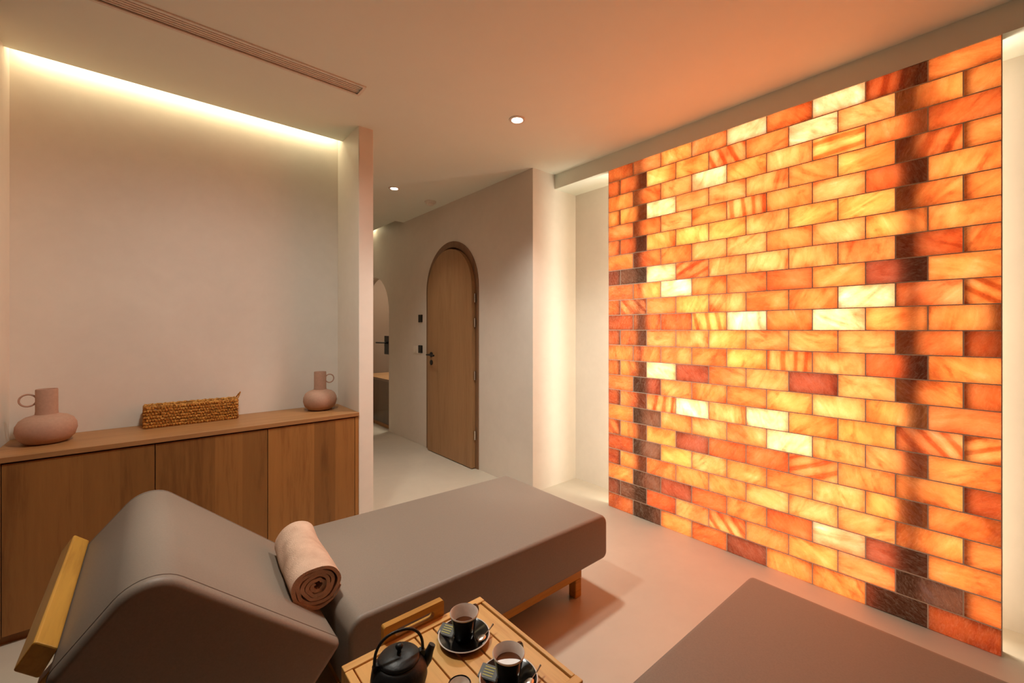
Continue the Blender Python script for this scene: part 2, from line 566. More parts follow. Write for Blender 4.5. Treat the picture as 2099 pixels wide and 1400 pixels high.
struct('wall_niche_right', bbox(A + .02, D, RY0, -0.52, 0, CEIL), M['wall'])
struct('trim_3', bbox(A, D, RY0, Y1, FASC, CEIL), M['ceil'], label='plaster bulkhead over the salt brick wall')
# brown room behind the glass door
bm = bmesh.new()
box(bm, B + .10, 3.3, END - .05, END, 0, CEIL)
box(bm, 3.3, 3.36, 4.2, END, 0, CEIL)
box(bm, B + .10, 3.36, 4.14, 4.2, 0, CEIL)
box(bm, B + .10, 3.36, 4.14, END, CEIL - .1, CEIL)
struct('wall_inner_room', bm, M['brownroom'])

# ---------------------------------------------------------------- doors
fr = arch_pts(DY, DR, DZ)
inner = arch_pts(DY, DR - 0.058, DZ)
bmf = bmesh.new()
def band(bm, outer, inn, x0, x1):
    vo0 = [bm.verts.new((x0, *p)) for p in outer]; vi0 = [bm.verts.new((x0, *p)) for p in inn]
    vo1 = [bm.verts.new((x1, *p)) for p in outer]; vi1 = [bm.verts.new((x1, *p)) for p in inn]
    n = len(outer)
    for i in range(n - 1):
        bm.faces.new([vo0[i], vo0[i + 1], vi0[i + 1], vi0[i]])
        bm.faces.new([vo1[i], vi1[i], vi1[i + 1], vo1[i + 1]])
        bm.faces.new([vo0[i], vo1[i], vo1[i + 1], vo0[i + 1]])
        bm.faces.new([vi0[i], vi0[i + 1], vi1[i + 1], vi1[i]])
    for k in (0, n - 1):
        bm.faces.new([vo0[k], vi0[k], vi1[k], vo1[k]])
d1 = thing('door_1', 'arched oak veneer door with black lever handle in the corridor wall', 'door', (B, DY, 0))
d1['kind'] = 'structure'
band(bmf, fr, inner, B - 0.008, B + 0.10)
obj('door_frame', bmf, M['doorframe'], d1)
LYC, LR, LZ = 3.487, 0.393, 1.612
leaf = arch_pts(LYC, LR, LZ)
bml = extrude_poly(leaf, 'x', B - 0.048, B - 0.010)
bmesh.ops.translate(bml, verts=[v for v in bml.verts if v.co.z < 0.001], vec=(0, 0, 0.008))
lf = obj('door_leaf', bml, M['door'], d1)
back = extrude_poly(arch_pts(DY, DR - 0.056, DZ), 'x', B + 0.055, B + 0.098)
obj('door_stop', back, M['doorframe'], d1)
for z in (0.30, 0.83, 1.30, 1.52):
    bm = bmesh.new()
    tube(bm, [(B - 0.022, 3.083, z - 0.04), (B - 0.022, 3.083, z + 0.04)], 0.008, 10)
    obj('hinge', bm, M['steel'], d1)
def lever(parent, x, y, z, d):
    bm = bmesh.new()
    tube(bm, [(x, y, z), (x - 0.008, y, z)], 0.026, 20)
    tube(bm, [(x - 0.008, y, z), (x - 0.05, y, z)], 0.009, 10)
    tube(bm, [(x - 0.05, y + 0.012 * -d, z), (x - 0.05, y + d * 0.06, z), (x - 0.048, y + d * 0.125, z - 0.003)], 0.0085, 10)
    return obj('door_handle', bm, M['black'], parent, True)
lever(d1, B - 0.048, 3.80, 0.985, -1)
bm = bmesh.new()
tube(bm, [(B - 0.048, 3.80, 0.905), (B - 0.055, 3.80, 0.905)], 0.026, 20)
obj('keyhole_plate', bm, M['black'], d1, True)

d2 = thing('door_2', 'arched glass door with black lock at far end of corridor', 'door', (B, GY, 0))
d2['kind'] = 'structure'
bm = extrude_poly(arch_pts(GY, GR - 0.006, GZ), 'x', B + 0.040, B + 0.050)
bmesh.ops.translate(bm, verts=[v for v in bm.verts if v.co.z < 0.001], vec=(0, 0, 0.01))
obj('glass_pane', bm, M['glass'], d2)
obj('lock_case', bbox(B + 0.005, B + 0.085, GY - GR + 0.006, GY - GR + 0.15, 0.93, 1.16, 0.006), M['black'], d2)
bm = bmesh.new()
tube(bm, [(B + 0.01, GY - GR + .045, 1.075), (B - 0.035, GY - GR + .045, 1.075)], 0.011, 10)
tube(bm, [(B - 0.035, GY - GR + .03, 1.075), (B - 0.035, GY - GR + .30, 1.072)], 0.0095, 10)
obj('door_handle', bm, M['black'], d2, True)
obj('bottom_rail', bbox(B + .038, B + .052, GY - GR + .006, GY + GR - .006, 0.004, 0.045), M['oak'], d2)
vn = thing('vanity_cabinet', 'low wooden cabinet with brown top behind the glass arched door', 'cabinet', (2.55, 5.45, 0))
obj('body', bbox(2.345, 2.80, 4.95, 6.12, 0.0, 0.555), M['oak'], vn)
obj('top', bbox(2.33, 2.80, 4.94, 6.13, 0.562, 0.59, 0.002), M['oak_top'], vn)
area('inner_room_light', (2.75, 5.2, 2.33), (0, 0, -1), 0.3, 0.3, 22.0, WARM, 'Y')

# wall plates by the door
def plate(name, y, z, s, m, label, cat, key):
    t = thing(name, label, cat, (B, y, z))
    obj('face_plate', bbox(B - 0.010, B, y - s / 2, y + s / 2, z - s / 2, z + s / 2, 0.003), m, t)
    obj(key, bbox(B - 0.013, B - 0.009, y - s * .3, y + s * .3, z - s * .33, z + s * .33, 0.002), m, t)
plate('wall_control_plate', 4.115, 1.357, 0.082, M['black'], 'upper black square control plate beside the arched wooden door', 'control plate', 'button')
plate('light_switch', 4.115, 1.028, 0.082, M['black'], 'lower black square switch beside the arched wooden door', 'switch', 'rocker')
plate('wall_socket', 4.225, 1.020, 0.082, M['plastic'], 'white socket plate left of the lower black switch', 'socket', 'socket_insert')

# ---------------------------------------------------------------- salt brick wall
ROWS = ['OyoypOpro', 'OOooyOpyoo', 'oOypoyoOO', 'oopyyyOoOo', 'yOyOyOyro', 'yroooyoooo', 'oOOyyOyoo', 'RDpyyyyyro',
        'yopOyrORo', 'oyOoyOOpyo', 'rOropOpoo', 'rOyyoyOyOr', 'oOyOoOyro', 'oopRyyRyoO', 'ORyOOoyoy', 'ryypyooyyo'.replace('yooyyo', 'ypooyo'),
        'oDOyypOyo', 'OooRrryOor', 'rDoyOOyoo', 'roOOOyyyoo', 'oDRrOrpRo', 'RDryyOoyDo', 'ODoORooRr']
PAL = {'p': (.70, .31, .150, 1), 'y': (.62, .140, .038, 1), 'o': (.62, .160, .035, 1), 'O': (.50, .102, .023, 1), 'r': (.34, .053, .012, 1), 'R': (.165, .029, .013, 1), 'D': (.086, .032, .019, 1)}
PITCH, RH, J = 0.1008, 0.103, 0.0048
sw = thing('salt_brick_wall', 'backlit wall of glowing orange and yellow salt bricks', 'salt wall', (A, (P0 + P1) / 2, 0))
bm = bmesh.new()
tint = bm.loops.layers.float_color.new('salt_tint')
seed = bm.loops.layers.float_vector.new('salt_seed')
bm_m = bmesh.new()
rnd = random.Random(11)
def yk(k):
    return P1 - (k + 1) * PITCH if k < 17 else P0
for ri, row in enumerate(ROWS):
    ztop = RH * (23 - ri); zbot = ztop - RH
    ztop = min(ztop, FASC)
    full = len(row) == 9
    edges = [-1, 1, 3, 5, 7, 9, 11, 13, 15, 17] if full else [-1, 0, 2, 4, 6, 8, 10, 12, 14, 16, 17]
    if ri > 0:
        box(bm_m, A + 0.0006, A + 0.024, P0, P1, ztop - J / 2, ztop + J / 2)
    for e in edges[1:-1]:
        box(bm_m, A + 0.0006, A + 0.024, yk(e) - J / 2, yk(e) + J / 2, zbot + J / 2, ztop - J / 2)
    for ch, e0, e1 in zip(row, edges, edges[1:]):
        ya, yb = yk(e1) + J / 2, yk(e0) - J / 2
        za, zb = zbot + J / 2, ztop - J / 2
        f = 0.002
        x = A + rnd.uniform(-0.0012, 0.0006)
        c = PAL[ch]
        g = rnd.uniform(0.90, 1.08)
        g2 = g * rnd.uniform(0.93, 1.06)
        c = (min(.97, c[0] * g), min(.95, c[1] * g2), min(.95, c[2] * g2), 1)
        s3 = Vector((rnd.random(), rnd.random(), rnd.random()))
        j = lambda: rnd.uniform(-0.0008, 0.0008)
        o4 = [(ya, za), (yb, za), (yb, zb), (ya, zb)]
        i4 = [(ya + f + j(), za + f + j()), (yb - f + j(), za + f + j()), (yb - f + j(), zb - f + j()), (ya + f + j(), zb - f + j())]
        vo = [bm.verts.new((A + 0.016, *p)) for p in o4]
        vm = [bm.verts.new((A + 0.002, *p)) for p in o4]
        vi = [bm.verts.new((x, *p)) for p in i4]
        fs = [bm.faces.new(vi[::-1])]
        for k in range(4):
            k2 = (k + 1) % 4
            fs.append(bm.faces.new([vi[k], vi[k2], vm[k2], vm[k]]))
            fs.append(bm.faces.new([vm[k], vm[k2], vo[k2], vo[k]]))
        for fc in fs:
            for lp in fc.loops:
                lp[tint] = c; lp[seed] = s3
box(bm_m, A + 0.0015, A + 0.05, P0, P0 + 0.004, 0, FASC)
box(bm_m, A + 0.0015, A + 0.05, P1 - 0.004, P1, 0, FASC)
obj('salt_bricks', bm, M['salt'], sw)
obj('mortar_grid', bm_m, M['mortar'], sw)
BLOCKERS = [(1, 14, 15), (2, 14, 14.35), (3, 14.4, 15), (4, 14, 14.35), (5, 14, 15), (6, 14, 14.4), (8, 14, 14.5), (9, 14, 15), (12, 14, 14.55), (13, 14.1, 15),
        (14, 14, 14.3), (15, 14.2, 15), (17, 14.1, 15), (19, 13.9, 15), (21, 13.9, 15), (22, 14, 14.6), (23, 13.2, 15), (11, 16.45, 17), (12, 16.6, 17), (19, 16.7, 17),
        (2, 1.45, 2), (3, 1, 1.4), (4, 1.5, 2), (5, 1, 1.5), (6, 1.1, 2), (7, 1, 1.7), (8, 1.4, 2), (11, 1.3, 2.2), (12, 1.45, 2), (14, 1.5, 2), (15, 1, 2.2),
        (16, 1.6, 2), (17, 1, 1.8), (18, 1.4, 2), (19, 1, 1.8), (20, 1.45, 2), (21, 1, 1.7), (22, 1, 2), (23, 1, 2.6)]
for row, k0, k1 in BLOCKERS:  # added unseen blocks that keep the backlight off chosen bricks
    zt = min(RH * (24 - row), FASC)
    ya, yb = max(P0, P1 - (k1 + 1) * PITCH) + .004, P1 - (k0 + 1) * PITCH - .004
    obj('backlight_blocker', bbox(A + 0.0245, A + 0.046, ya, yb, RH * (23 - row) + .004, zt - .004), M['mortar'], sw)
for y, wd in ((1.584, 0.070), (0.274, 0.070)):
    obj('support_post', bbox(A + 0.0465, A + 0.08, y - wd / 2, y + wd / 2, 0, FASC), M['mortar'], sw)

# ---------------------------------------------------------------- ceiling fittings
def downlight(x, y, power, cone, label):
    t = thing('downlight', label, 'ceiling light', (x, y, CEIL), 'recessed ceiling downlights')
    bm = bmesh.new()
    lathe(bm, [(0.030, -0.001), (0.034, -0.006), (0.046, -0.005), (0.049, 0.0)], (x, y, CEIL), 36)
    obj('trim_ring', bm, M['plastic'], t, True)
    bm = bmesh.new()
    lathe(bm, [(0.0, -0.0035), (0.026, -0.003), (0.0305, -0.001)], (x, y, CEIL), 32)
    obj('lamp_lens', bm, M['lamp'], t, True)
    sp = spot('downlight_beam', (x, y, CEIL - 0.012), power, WARM, cone, 1.0, 0.09)
for (x, y, p, cn), lb in zip(DOWN, ('round lit downlight in the ceiling before the salt brick wall', 'round lit downlight in the darker corridor ceiling', 'added out-of-view fill downlight above the lounger with the towel')):
    downlight(x, y, p, cn, lb)
sd = thing('smoke_detector', 'round white smoke detector on the corridor ceiling', 'smoke detector', (2.044, 3.616, CEIL))
bm = bmesh.new()
lathe(bm, [(0.055, 0.0), (0.055, -0.012), (0.048, -0.020), (0.0, -0.020)], (2.044, 3.616, CEIL), 32)
obj('base', bm, M['plastic'], sd, True)
bm = bmesh.new()
lathe(bm, [(0.036, -0.019), (0.032, -0.034), (0.02, -0.040), (0.0, -0.041)], (2.044, 3.616, CEIL), 32)
obj('sensor_cap', bm, M['plastic'], sd, True)

vt = thing('air_vent', 'long slotted air vent set in the ceiling over the lounger', 'air vent', (0.1, 2.165, CEIL))
x0, x1, y0, y1 = VENT
bm = bmesh.new()
for q in ((x0, x1 + .012, y0 - .014, y0), (x0, x1 + .012, y1, y1 + .014), (x1, x1 + .014, y0, y1), (x0 - .014, x0, y0 - .014, y1 + .014)):
    box(bm, *q, CEIL - 0.006, CEIL + 0.004)
obj('frame', bm, M['plastic'], vt)
bm = bmesh.new()
n = 5
for k in range(n):
    y = y0 + (k + 0.5) * (y1 - y0) / n
    fs = box(bm, x0, x1, y - 0.0054, y + 0.0054, CEIL + 0.001, CEIL + 0.022)
obj('louvres', bm, M['vent'], vt)
bm = bmesh.new()
box(bm, x0, x1, y0, y1, CEIL + 0.03, CEIL + 0.06)
obj('duct_back', bm, M['dark'], vt)

# ---------------------------------------------------------------- cabinet
cb = thing('sideboard', 'long oak sideboard with three plain doors built into the wall recess', 'cabinet', (0.24, 2.74, 0))
CF = 2.545
obj('carcass', bbox(LX + 0.004, PX0 - 0.004, CF + 0.022, CB - 0.004, 0.035, 0.712), M['oak'], cb)
obj('plinth', bbox(LX + 0.004, PX0 - 0.004, CF + 0.03, CB - 0.02, 0.0, 0.035), M['oak'], cb)
obj('worktop', bbox(LX + 0.002, PX0 - 0.002, CF - 0.008, CB - 0.002, 0.720, 0.742, 0.0015), M['oak_top'], cb)
obj('end_stile', bbox(0.9305, PX0 - 0.004, CF, CF + .022, 0.035, 0.715), M['oak'], cb)
obj('end_stile', bbox(LX + 0.004, -0.4465, CF, CF + .022, 0.035, 0.715), M['oak'], cb)
for a, b in ((-0.4445, 0.0115), (0.0145, 0.4675), (0.4705, 0.9275)):
    obj('door', bbox(a, b, CF, CF + 0.020, 0.040, 0.713, 0.0012), M['oak'], cb)

# vases
def vase(x, y, side, label):
    z = 0.742
    t = thing('clay_vase', label, 'vase', (x, y, z), 'pair of wide clay vases')
    bm = bmesh.new()
    prof = [(0.0, 0.002), (0.050, 0.0), (0.070, 0.006), (0.088, 0.026), (0.0965, 0.056), (0.0945, 0.080), (0.084, 0.102), (0.066, 0.116), (0.046, 0.122),
            (0.0365, 0.126), (0.0350, 0.140), (0.0350, 0.232), (0.0338, 0.236), (0.0318, 0.234), (0.0315, 0.14), (0.0, 0.125)]
    lathe(bm, prof, (x, y, z), 56)
    obj('body', bm, M['clay'], t, True, 60)
    bm = bmesh.new()
    R = 0.026
    cx, cz = x + side * (0.035 + R * 0.82), z + 0.190
    lo = []
    for k in range(28):
        th = 2 * math.pi * k / 28
        lo.append((cx + R * math.cos(th), y, cz + R * math.sin(th)))
    tube(bm, lo, 0.0036, 8, True)
    obj('handle', bm, M['clay'], t, True)
vase(-0.352, 2.762, -1, 'wide clay vase with ring handle on the left end of the sideboard')
vase(0.802, 2.790, 1, 'wide clay vase with ring handle on the right end of the sideboard')

# basket
bk = thing('rush_basket', 'long low woven rush basket on the oak sideboard between the vases', 'basket', (0.17, 2.85, 0.742))
bm = bmesh.new()
bx0, bx1, by0, by1, bh = -0.030, 0.370, 2.800, 2.898, 0.108
rows_n = 7
def around(x0, x1, y0, y1, n_long, n_short):
    p = []
    for k in range(n_long): p.append((x0 + (x1 - x0) * k / n_long, y0))
    for k in range(n_short): p.append((x1, y0 + (y1 - y0) * k / n_short))
    for k in range(n_long): p.append((x1 - (x1 - x0) * k / n_long, y1))
    for k in range(n_short): p.append((x0, y1 - (y1 - y0) * k / n_short))
    return p
ring = around(bx0 + .006, bx1 - .006, by0 + .006, by1 - .006, 66, 16)
cxm, cym = (bx0 + bx1) / 2, (by0 + by1) / 2
rb = random.Random(3)
for r in range(rows_n):
    z = 0.742 + 0.009 + r * (bh - 0.016) / (rows_n - 1)
    pts = []
    for k, (px, py) in enumerate(ring):
        s = 1 if (k + r) % 2 else -1
        dx, dy = (0, 0)
        if abs(py - by0 - .006) < 1e-4: dy = -1
        elif abs(py - by1 + .006) < 1e-4: dy = 1
        if abs(px - bx0 - .006) < 1e-4: dx = -1
        elif abs(px - bx1 + .006) < 1e-4: dx = 1
        o = s * 0.0026
        pts.append((px + dx * o + rb.uniform(-.001, .001), py + dy * o, z + rb.uniform(-.0028, .0028)))
    tube(bm, pts, [0.0078 * rb.uniform(.85, 1.12) for _ in pts], 7, True)
obj('woven_sides', bm, M['weave'], bk, True)
bm = bmesh.new()
box(bm, bx0 + .006, bx1 - .006, by0 + .006, by1 - .006, 0.742, 0.750)
obj('base', bm, M['weave'], bk)
bm = bmesh.new()
pts = []
for k in range(90):
    i = k / 90 * len(ring); q = ring[int(i) % len(ring)]
    pts.append((q[0], q[1], 0.742 + bh - 0.001 + 0.0022 * math.sin(k * 2.4)))
tube(bm, pts, 0.0062, 7, True)
obj('rim', bm, M['weave'], bk, True)
bm = bmesh.new()
tube(bm, [(bx1 - .004, by0 + .02, .845), (bx1 + .008, by0 + .028, .868), (bx1 + .016, by0 + .045, .884), (bx1 + .010, by0 + .062, .872), (bx1 - .004, by0 + .075, .846)], 0.0035, 7)
obj('handle', bm, M['weave'], bk, True)

# ---------------------------------------------------------------- loungers
LY0, LY1 = 1.235, 1.95
def make_lounger(label):
    t = thing('spa_lounger', label, 'lounger', (0.75, (LY0 + LY1) / 2, 0), 'padded spa loungers')
    # seat cushion
    seat = rounded_poly([(0.435, 0.165), (1.642, 0.165), (1.642, 0.372), (0.435, 0.398)], [0.015, 0.03, 0.05, 0.045], 8)
    bm = extrude_poly(seat, 'y', LY0, LY1, 0.034, 5)
    obj('seat_cushion', bm, M['leather'], t, True, 50)
    # back cushion
    H = Vector((0.418, 0.345)); u = Vector((-0.754, 0.657)).normalized(); n = Vector((u.y, -u.x)) * -1
    # n points down-left, away from the face of the cushion
    n = Vector((-0.657, -0.754)).normalized()
    T, L = 0.256, 0.565
    pts = [H, H + u * L, H + u * L + n * T, H + n * (T - 0.03)]
    prof = rounded_poly([tuple(p) for p in pts], [0.018, 0.085, 0.034, 0.02], 10)
    bm = extrude_poly(prof, 'y', LY0, LY1, 0.022, 4)
    bc = obj('back_cushion', bm, M['leather'], t, True, 50)
    def inset(pr, d):
        c = Vector((sum(p[0] for p in pr) / len(pr), sum(p[1] for p in pr) / len(pr)))
        return pr
    for y in (LY0 + 0.026, LY1 - 0.026):
        bm = bmesh.new()
        tube(bm, [(p[0], y, p[1]) for p in prof], 0.0017, 6, True)
        obj('piping', bm, M['seam'], bc, True)
    # timber base
    ra, rb_ = -0.13, 1.53
    for y in (LY0 + 0.062, LY1 - 0.062 - 0.035):
        obj('side_rail', bbox(ra, rb_, y, y + 0.035, 0.084, 0.163, 0.004), M['teak'], t)
    for x in (ra + 0.05, 0.46, rb_ - 0.04):
        obj('cross_rail', bbox(x, x + 0.035, LY0 + 0.098, LY1 - 0.098, 0.090, 0.160, 0.003), M['teak_y'], t)
    for x in (ra + 0.02, rb_ - 0.045):
        for y in (LY0 + 0.062, LY1 - 0.062 - 0.04):
            obj('leg', bbox(x, x + 0.042, y - 0.001, y + 0.041, 0.0, 0.0835, 0.004), M['teak'], t)
    # backrest frame: side bars under the cushion, end bar behind it
    P0_, P1_ = H + n * (T + 0.004) + u * 0.05, H + u * (L - 0.02) + n * (T + 0.004)
    for y in (LY0 + 0.112, LY1 - 0.112 - 0.035):
        a, b = P0_, P1_
        q = [tuple(a), tuple(b), tuple(b + n * 0.035), tuple(a + n * 0.035)]
        obj('back_rail', extrude_poly(q, 'y', y, y + 0.035, 0.003, 2), M['teak'], t)
    q = rounded_poly([(-0.153, 0.553), (-0.188, 0.584), (-0.218, 0.536), (-0.181, 0.500)], [0.005] * 4, 3)
    obj('back_end_bar', extrude_poly(q, 'y', LY0 + 0.098, LY1 - 0.006, 0.003, 2), M['teak_y'], t)
    a = Vector((-0.115, 0.15)); b = P1_ - u * 0.08 + n * 0.035
    dd = (b - a).normalized(); pp = Vector((-dd.y, dd.x))
    for y in (LY0 + 0.155, LY1 - 0.18):
        q = [tuple(a + pp * .012), tuple(b + pp * .012), tuple(b - pp * .012), tuple(a - pp * .012)]
        obj('prop_strut', extrude_poly(q, 'y', y, y + 0.025, 0.002, 1), M['teak'], t)
    return t
lg = make_lounger('taupe padded lounger with raised back and rolled towel, before the sideboard')
dup(lg, (0.75, (LY0 + LY1) / 2 - 1.352, 0), 'taupe padded lounger at lower right with bare flat seat near salt wall')

# towel: a rolled spiral lying across the hinge
def towel():
    bm = bmesh.new()
    cx, cz = 0.404, 0.449
    ya, yb = 1.385, 1.760
    turns, r0, r1, th = 4.6, 0.010, 0.070, 0.0105
    N, Mseg = 190, 30
    def ctr(s, off, v):
        a = 2 * math.pi * turns * s
        r = r0 + (r1 - r0) * s + off
        r *= 1 + 0.05 * math.sin(a * 2 + 1.0 + v * 2.0) + 0.03 * math.sin(a * 3 + v * 5)
        nz = noise.noise(Vector((math.cos(a) * 1.5, math.sin(a) * 1.5, v * 3.0 + s * 3)))
        r += 0.005 * nz
        return a + 2.2, r
    rows = []
    for j in range(Mseg + 1):
        v = j / Mseg
        ring = []
        for side in (0, 1):
            rng = range(N + 1) if side == 0 else range(N, -1, -1)
            for i in rng:
                s = i / N
                taper = min(1, (1 - s) * 16 + 0.2)
                a, r = ctr(s, (th * 0.5 * taper) * (1 if side == 0 else -1), v)
                endw = 0.010 * noise.noise(Vector((a * 0.35, 3.1, 0.5 if v < .5 else 7.5)))
                y = ya + (yb - ya) * v + endw * (1 - 2 * v) * (1 if abs(v - .5) > .3 else abs(v - .5) / .3)
                bulge = 1 + 0.05 * math.sin(math.pi * v) - 0.03 * (v > .97)
                x = cx + 0.028 * (v - .5) + r * math.cos(a) * 1.06 * bulge
                z = cz + r * math.sin(a) * 0.96 * bulge
                ring.append(bm.verts.new((x, y, z)))
        rows.append(ring)
    m = len(rows[0])
    for j in range(Mseg):
        for i in range(m):
            i2 = (i + 1) % m
            bm.faces.new([rows[j][i], rows[j][i2], rows[j + 1][i2], rows[j + 1][i]])
    half = N + 1
    for ring in (rows[0], rows[-1]):
        for i in range(N):
            bm.faces.new([ring[i], ring[i + 1], ring[m - 2 - i], ring[m - 1 - i]])
    o = obj('rolled_towel', bm, M['terry'], None, True, 55)
    tag(o, 'rose beige terry towel rolled up on the lounger before the sideboard', 'towel')
towel()

# ---------------------------------------------------------------- tray table
TZ = 0.455
TX0, TX1, TY0, TY1 = 0.336, 0.734, 0.618, 1.008
tt = thing('tray_table', 'small slatted wooden tray table with raised handles, between the two loungers', 'table', (0.535, 0.813, 0))
bw = 0.030
obj('frame_rail', bbox(TX0, TX1, TY1 - bw * .75, TY1, TZ - .04, TZ + .004, .002), M['tray_x'], tt)
obj('frame_rail', bbox(TX0, TX1, TY0, TY0 + bw * .75, TZ - .04, TZ + .004, .002), M['tray_x'], tt)
obj('frame_rail', bbox(TX1 - 0.011, TX1, TY0 + bw * .75 + .001, TY1 - bw * .75 - .001, TZ - .04, TZ + .003, .002), M['tray'], tt)
obj('frame_rail', bbox(TX0, TX0 + 0.018, TY0 + bw * .75 + .001, TY1 - bw * .75 - .001, TZ - .04, TZ + .003, .002), M['tray'], tt)
xs0, xs1, ns = TX0 + 0.020, TX1 - 0.013, 7
sw_ = (xs1 - xs0) / ns
for k in range(ns):
    obj('slat', bbox(xs0 + k * sw_ + .002, xs0 + (k + 1) * sw_ - .002, TY0 + bw * .75 + .001, TY1 - bw * .75 - .001, TZ - .014, TZ, .0015), M['tray'], tt)
obj('under_rail', bbox(TX0 + .019, TX1 - .012, 0.80, 0.83, TZ - .03, TZ - .0145), M['tray_x'], tt)
for y in (TY1, TY0 - 0.018):
    # handle plate with a slot for the hand
    hx0, hx1 = 0.440, 0.612
    out = rounded_poly([(hx0, TZ - .03), (hx1, TZ - .03), (hx1, TZ + .044), (hx0, TZ + .044)], [0, 0, .006, .006], 4)
    slot = rounded_poly([(hx0 + .030, TZ + .008), (hx1 - .030, TZ + .008), (hx1 - .030, TZ + .027), (hx0 + .030, TZ + .027)], [.009] * 4, 6)
    bm = bmesh.new()
    xm = (hx0 + hx1) / 2
    loops = []
    for yy in (y, y + 0.018):
        va = [bm.verts.new((p[0], yy, p[1])) for p in out]
        vb = [bm.verts.new((p[0], yy, p[1])) for p in slot]
        ea = [bm.edges.new((va[i], va[(i + 1) % len(va)])) for i in range(len(va))]
        eb = [bm.edges.new((vb[i], vb[(i + 1) % len(vb)])) for i in range(len(vb))]
        bmesh.ops.triangle_fill(bm, edges=ea + eb, use_beauty=True, use_dissolve=False)
        loops.append((va, vb))
    for q in (0, 1):
        a, b = loops[0][q], loops[1][q]
        for i in range(len(a)):
            bm.faces.new([a[i], a[(i + 1) % len(a)], b[(i + 1) % len(a)], b[i]])
    obj('handle', bm, M['teak'], tt)
for x in (TX0 + .01, TX1 - .045):
    for y in (TY0 + .03, TY1 - .065):
        obj('leg', bbox(x, x + .034, y, y + .034, 0, TZ - .0405, .003), M['tray'], tt)

# cups and saucers
def cup_set(x, y, level, sp_ang, cup_label, sau_label, spoon_label, bag_label):
    z = TZ
    s = thing('saucer', sau_label, 'saucer', (x, y, z), 'black saucers on the tray table')
    bm = bmesh.new()
    lathe(bm, [(0.0, 0.004), (0.030, 0.004), (0.034, 0.006), (0.058, 0.0125), (0.0635, 0.0155), (0.0645, 0.0145), (0.060, 0.010), (0.040, 0.002), (0.034, 0.0), (0.0, 0.0)], (x, y, z), 56)
    obj('dish', bm, M['glaze'], s, True, 60)
    bm = bmesh.new()
    lathe(bm, [(0.0625, 0.0153), (0.0640, 0.0162), (0.0655, 0.0148), (0.0648, 0.0140)], (x, y, z), 56, True)
    obj('rim', bm, M['white'], s, True)
    c = thing('tea_cup', cup_label, 'cup', (x, y, z + .0045), 'black tea cups on the tray table')
    zc = z + 0.0045
    bm = bmesh.new()
    lathe(bm, [(0.0, 0.0), (0.022, 0.0), (0.024, 0.002), (0.0265, 0.018), (0.030, 0.042), (0.0345, 0.058), (0.0358, 0.062)], (x, y, zc), 48)
    obj('body', bm, M['glaze'], c, True, 60)
    bm = bmesh.new()
    lathe(bm, [(0.0358, 0.062), (0.0362, 0.0645), (0.0350, 0.0658), (0.0338, 0.0640), (0.0320, 0.056), (0.0280, 0.040), (0.0246, 0.018), (0.021, 0.004), (0.0, 0.003)], (x, y, zc), 48)
    obj('lining', bm, M['white'], c, True, 60)
    bm = bmesh.new()
    rl = 0.0246 + (0.0320 - 0.0246) * (level - 0.018) / 0.038
    lathe(bm, [(0.0, level), (rl, level)], (x, y, zc), 40)
    obj('tea', bm, M['tea'], c, True)
    bm = bmesh.new()
    dr = Vector((0.76, -0.65, 0)).normalized()
    dr = Matrix.Rotation(0.95, 3, 'Z') @ dr
    pts = []
    for k in range(15):
        th = math.pi * (0.50 - 1.04 * k / 14)
        p = Vector((x, y, zc + 0.042)) + dr * (0.0355 + 0.020 * math.cos(th) - 0.008 * (k / 14)) + Vector((0, 0, 0.0195 * math.sin(th)))
        pts.append(p)
    tube(bm, pts, 0.0042, 8)
    obj('handle', bm, M['glaze'], c, True)
    cup_root = c
    # spoon lying on the saucer
    ds = Vector((math.cos(sp_ang), math.sin(sp_ang), 0)); pe = Vector((-ds.y, ds.x, 0))
    a = Vector((x + .026, y - .038, z + .0125)); b = a + ds * 0.047 + Vector((0, 0, .009))
    st = thing('tea_spoon', spoon_label, 'spoon', a, 'tea spoons on the saucers')
    bm = bmesh.new()
    tube(bm, [a + ds * 0.012, a + ds * .03 + Vector((0, 0, .003)), b], [0.0015, 0.0014, 0.0022], 8)
    obj('handle', bm, M['steel'], st, True)
    bm = bmesh.new()
    bmesh.ops.create_uvsphere(bm, u_segments=16, v_segments=10, radius=1, matrix=Matrix.Translation(a) @ Matrix.Rotation(sp_ang, 4, 'Z') @ Matrix.Diagonal((0.0155, 0.0095, 0.0028, 1)))
    obj('bowl', bm, M['steel'], st, True)
    # tea bag packet
    pc = Vector((x, y, z + 0.014)) + Vector((-0.76, 0.65, 0)) * 0.044 + Vector((0.65, 0.76, 0)) * 0.012
    pk = thing('tea_packet', bag_label, 'tea packet', pc, 'tea packets on the saucers')
    R_ = Matrix.Translation(pc) @ Matrix.Rotation(math.radians(28), 4, 'Z') @ Matrix.Rotation(math.radians(-16), 4, 'Y')
    bm = bmesh.new(); box(bm, -0.016, 0.016, -0.022, 0.022, 0.0, 0.004)
    bmesh.ops.bevel(bm, geom=list(bm.edges), offset=.0012, segments=2, affect='EDGES'); bmesh.ops.transform(bm, matrix=R_, verts=bm.verts)
    obj('envelope', bm, M['packet'], pk)
    bm = bmesh.new()
    for k in range(4):
        box(bm, -0.010 + k * 0.006, -0.0075 + k * 0.006, -0.012, 0.012, 0.0041, 0.0046)
    bmesh.ops.transform(bm, matrix=R_, verts=bm.verts)
    obj('leaf_print', bm, M['leafprint'], pk)
    return cup_root
M['packet'] = plain('packet_paper', S(58, 54, 44), 0.4)
M['leafprint'] = plain('packet_print', S(168, 160, 70), 0.5)
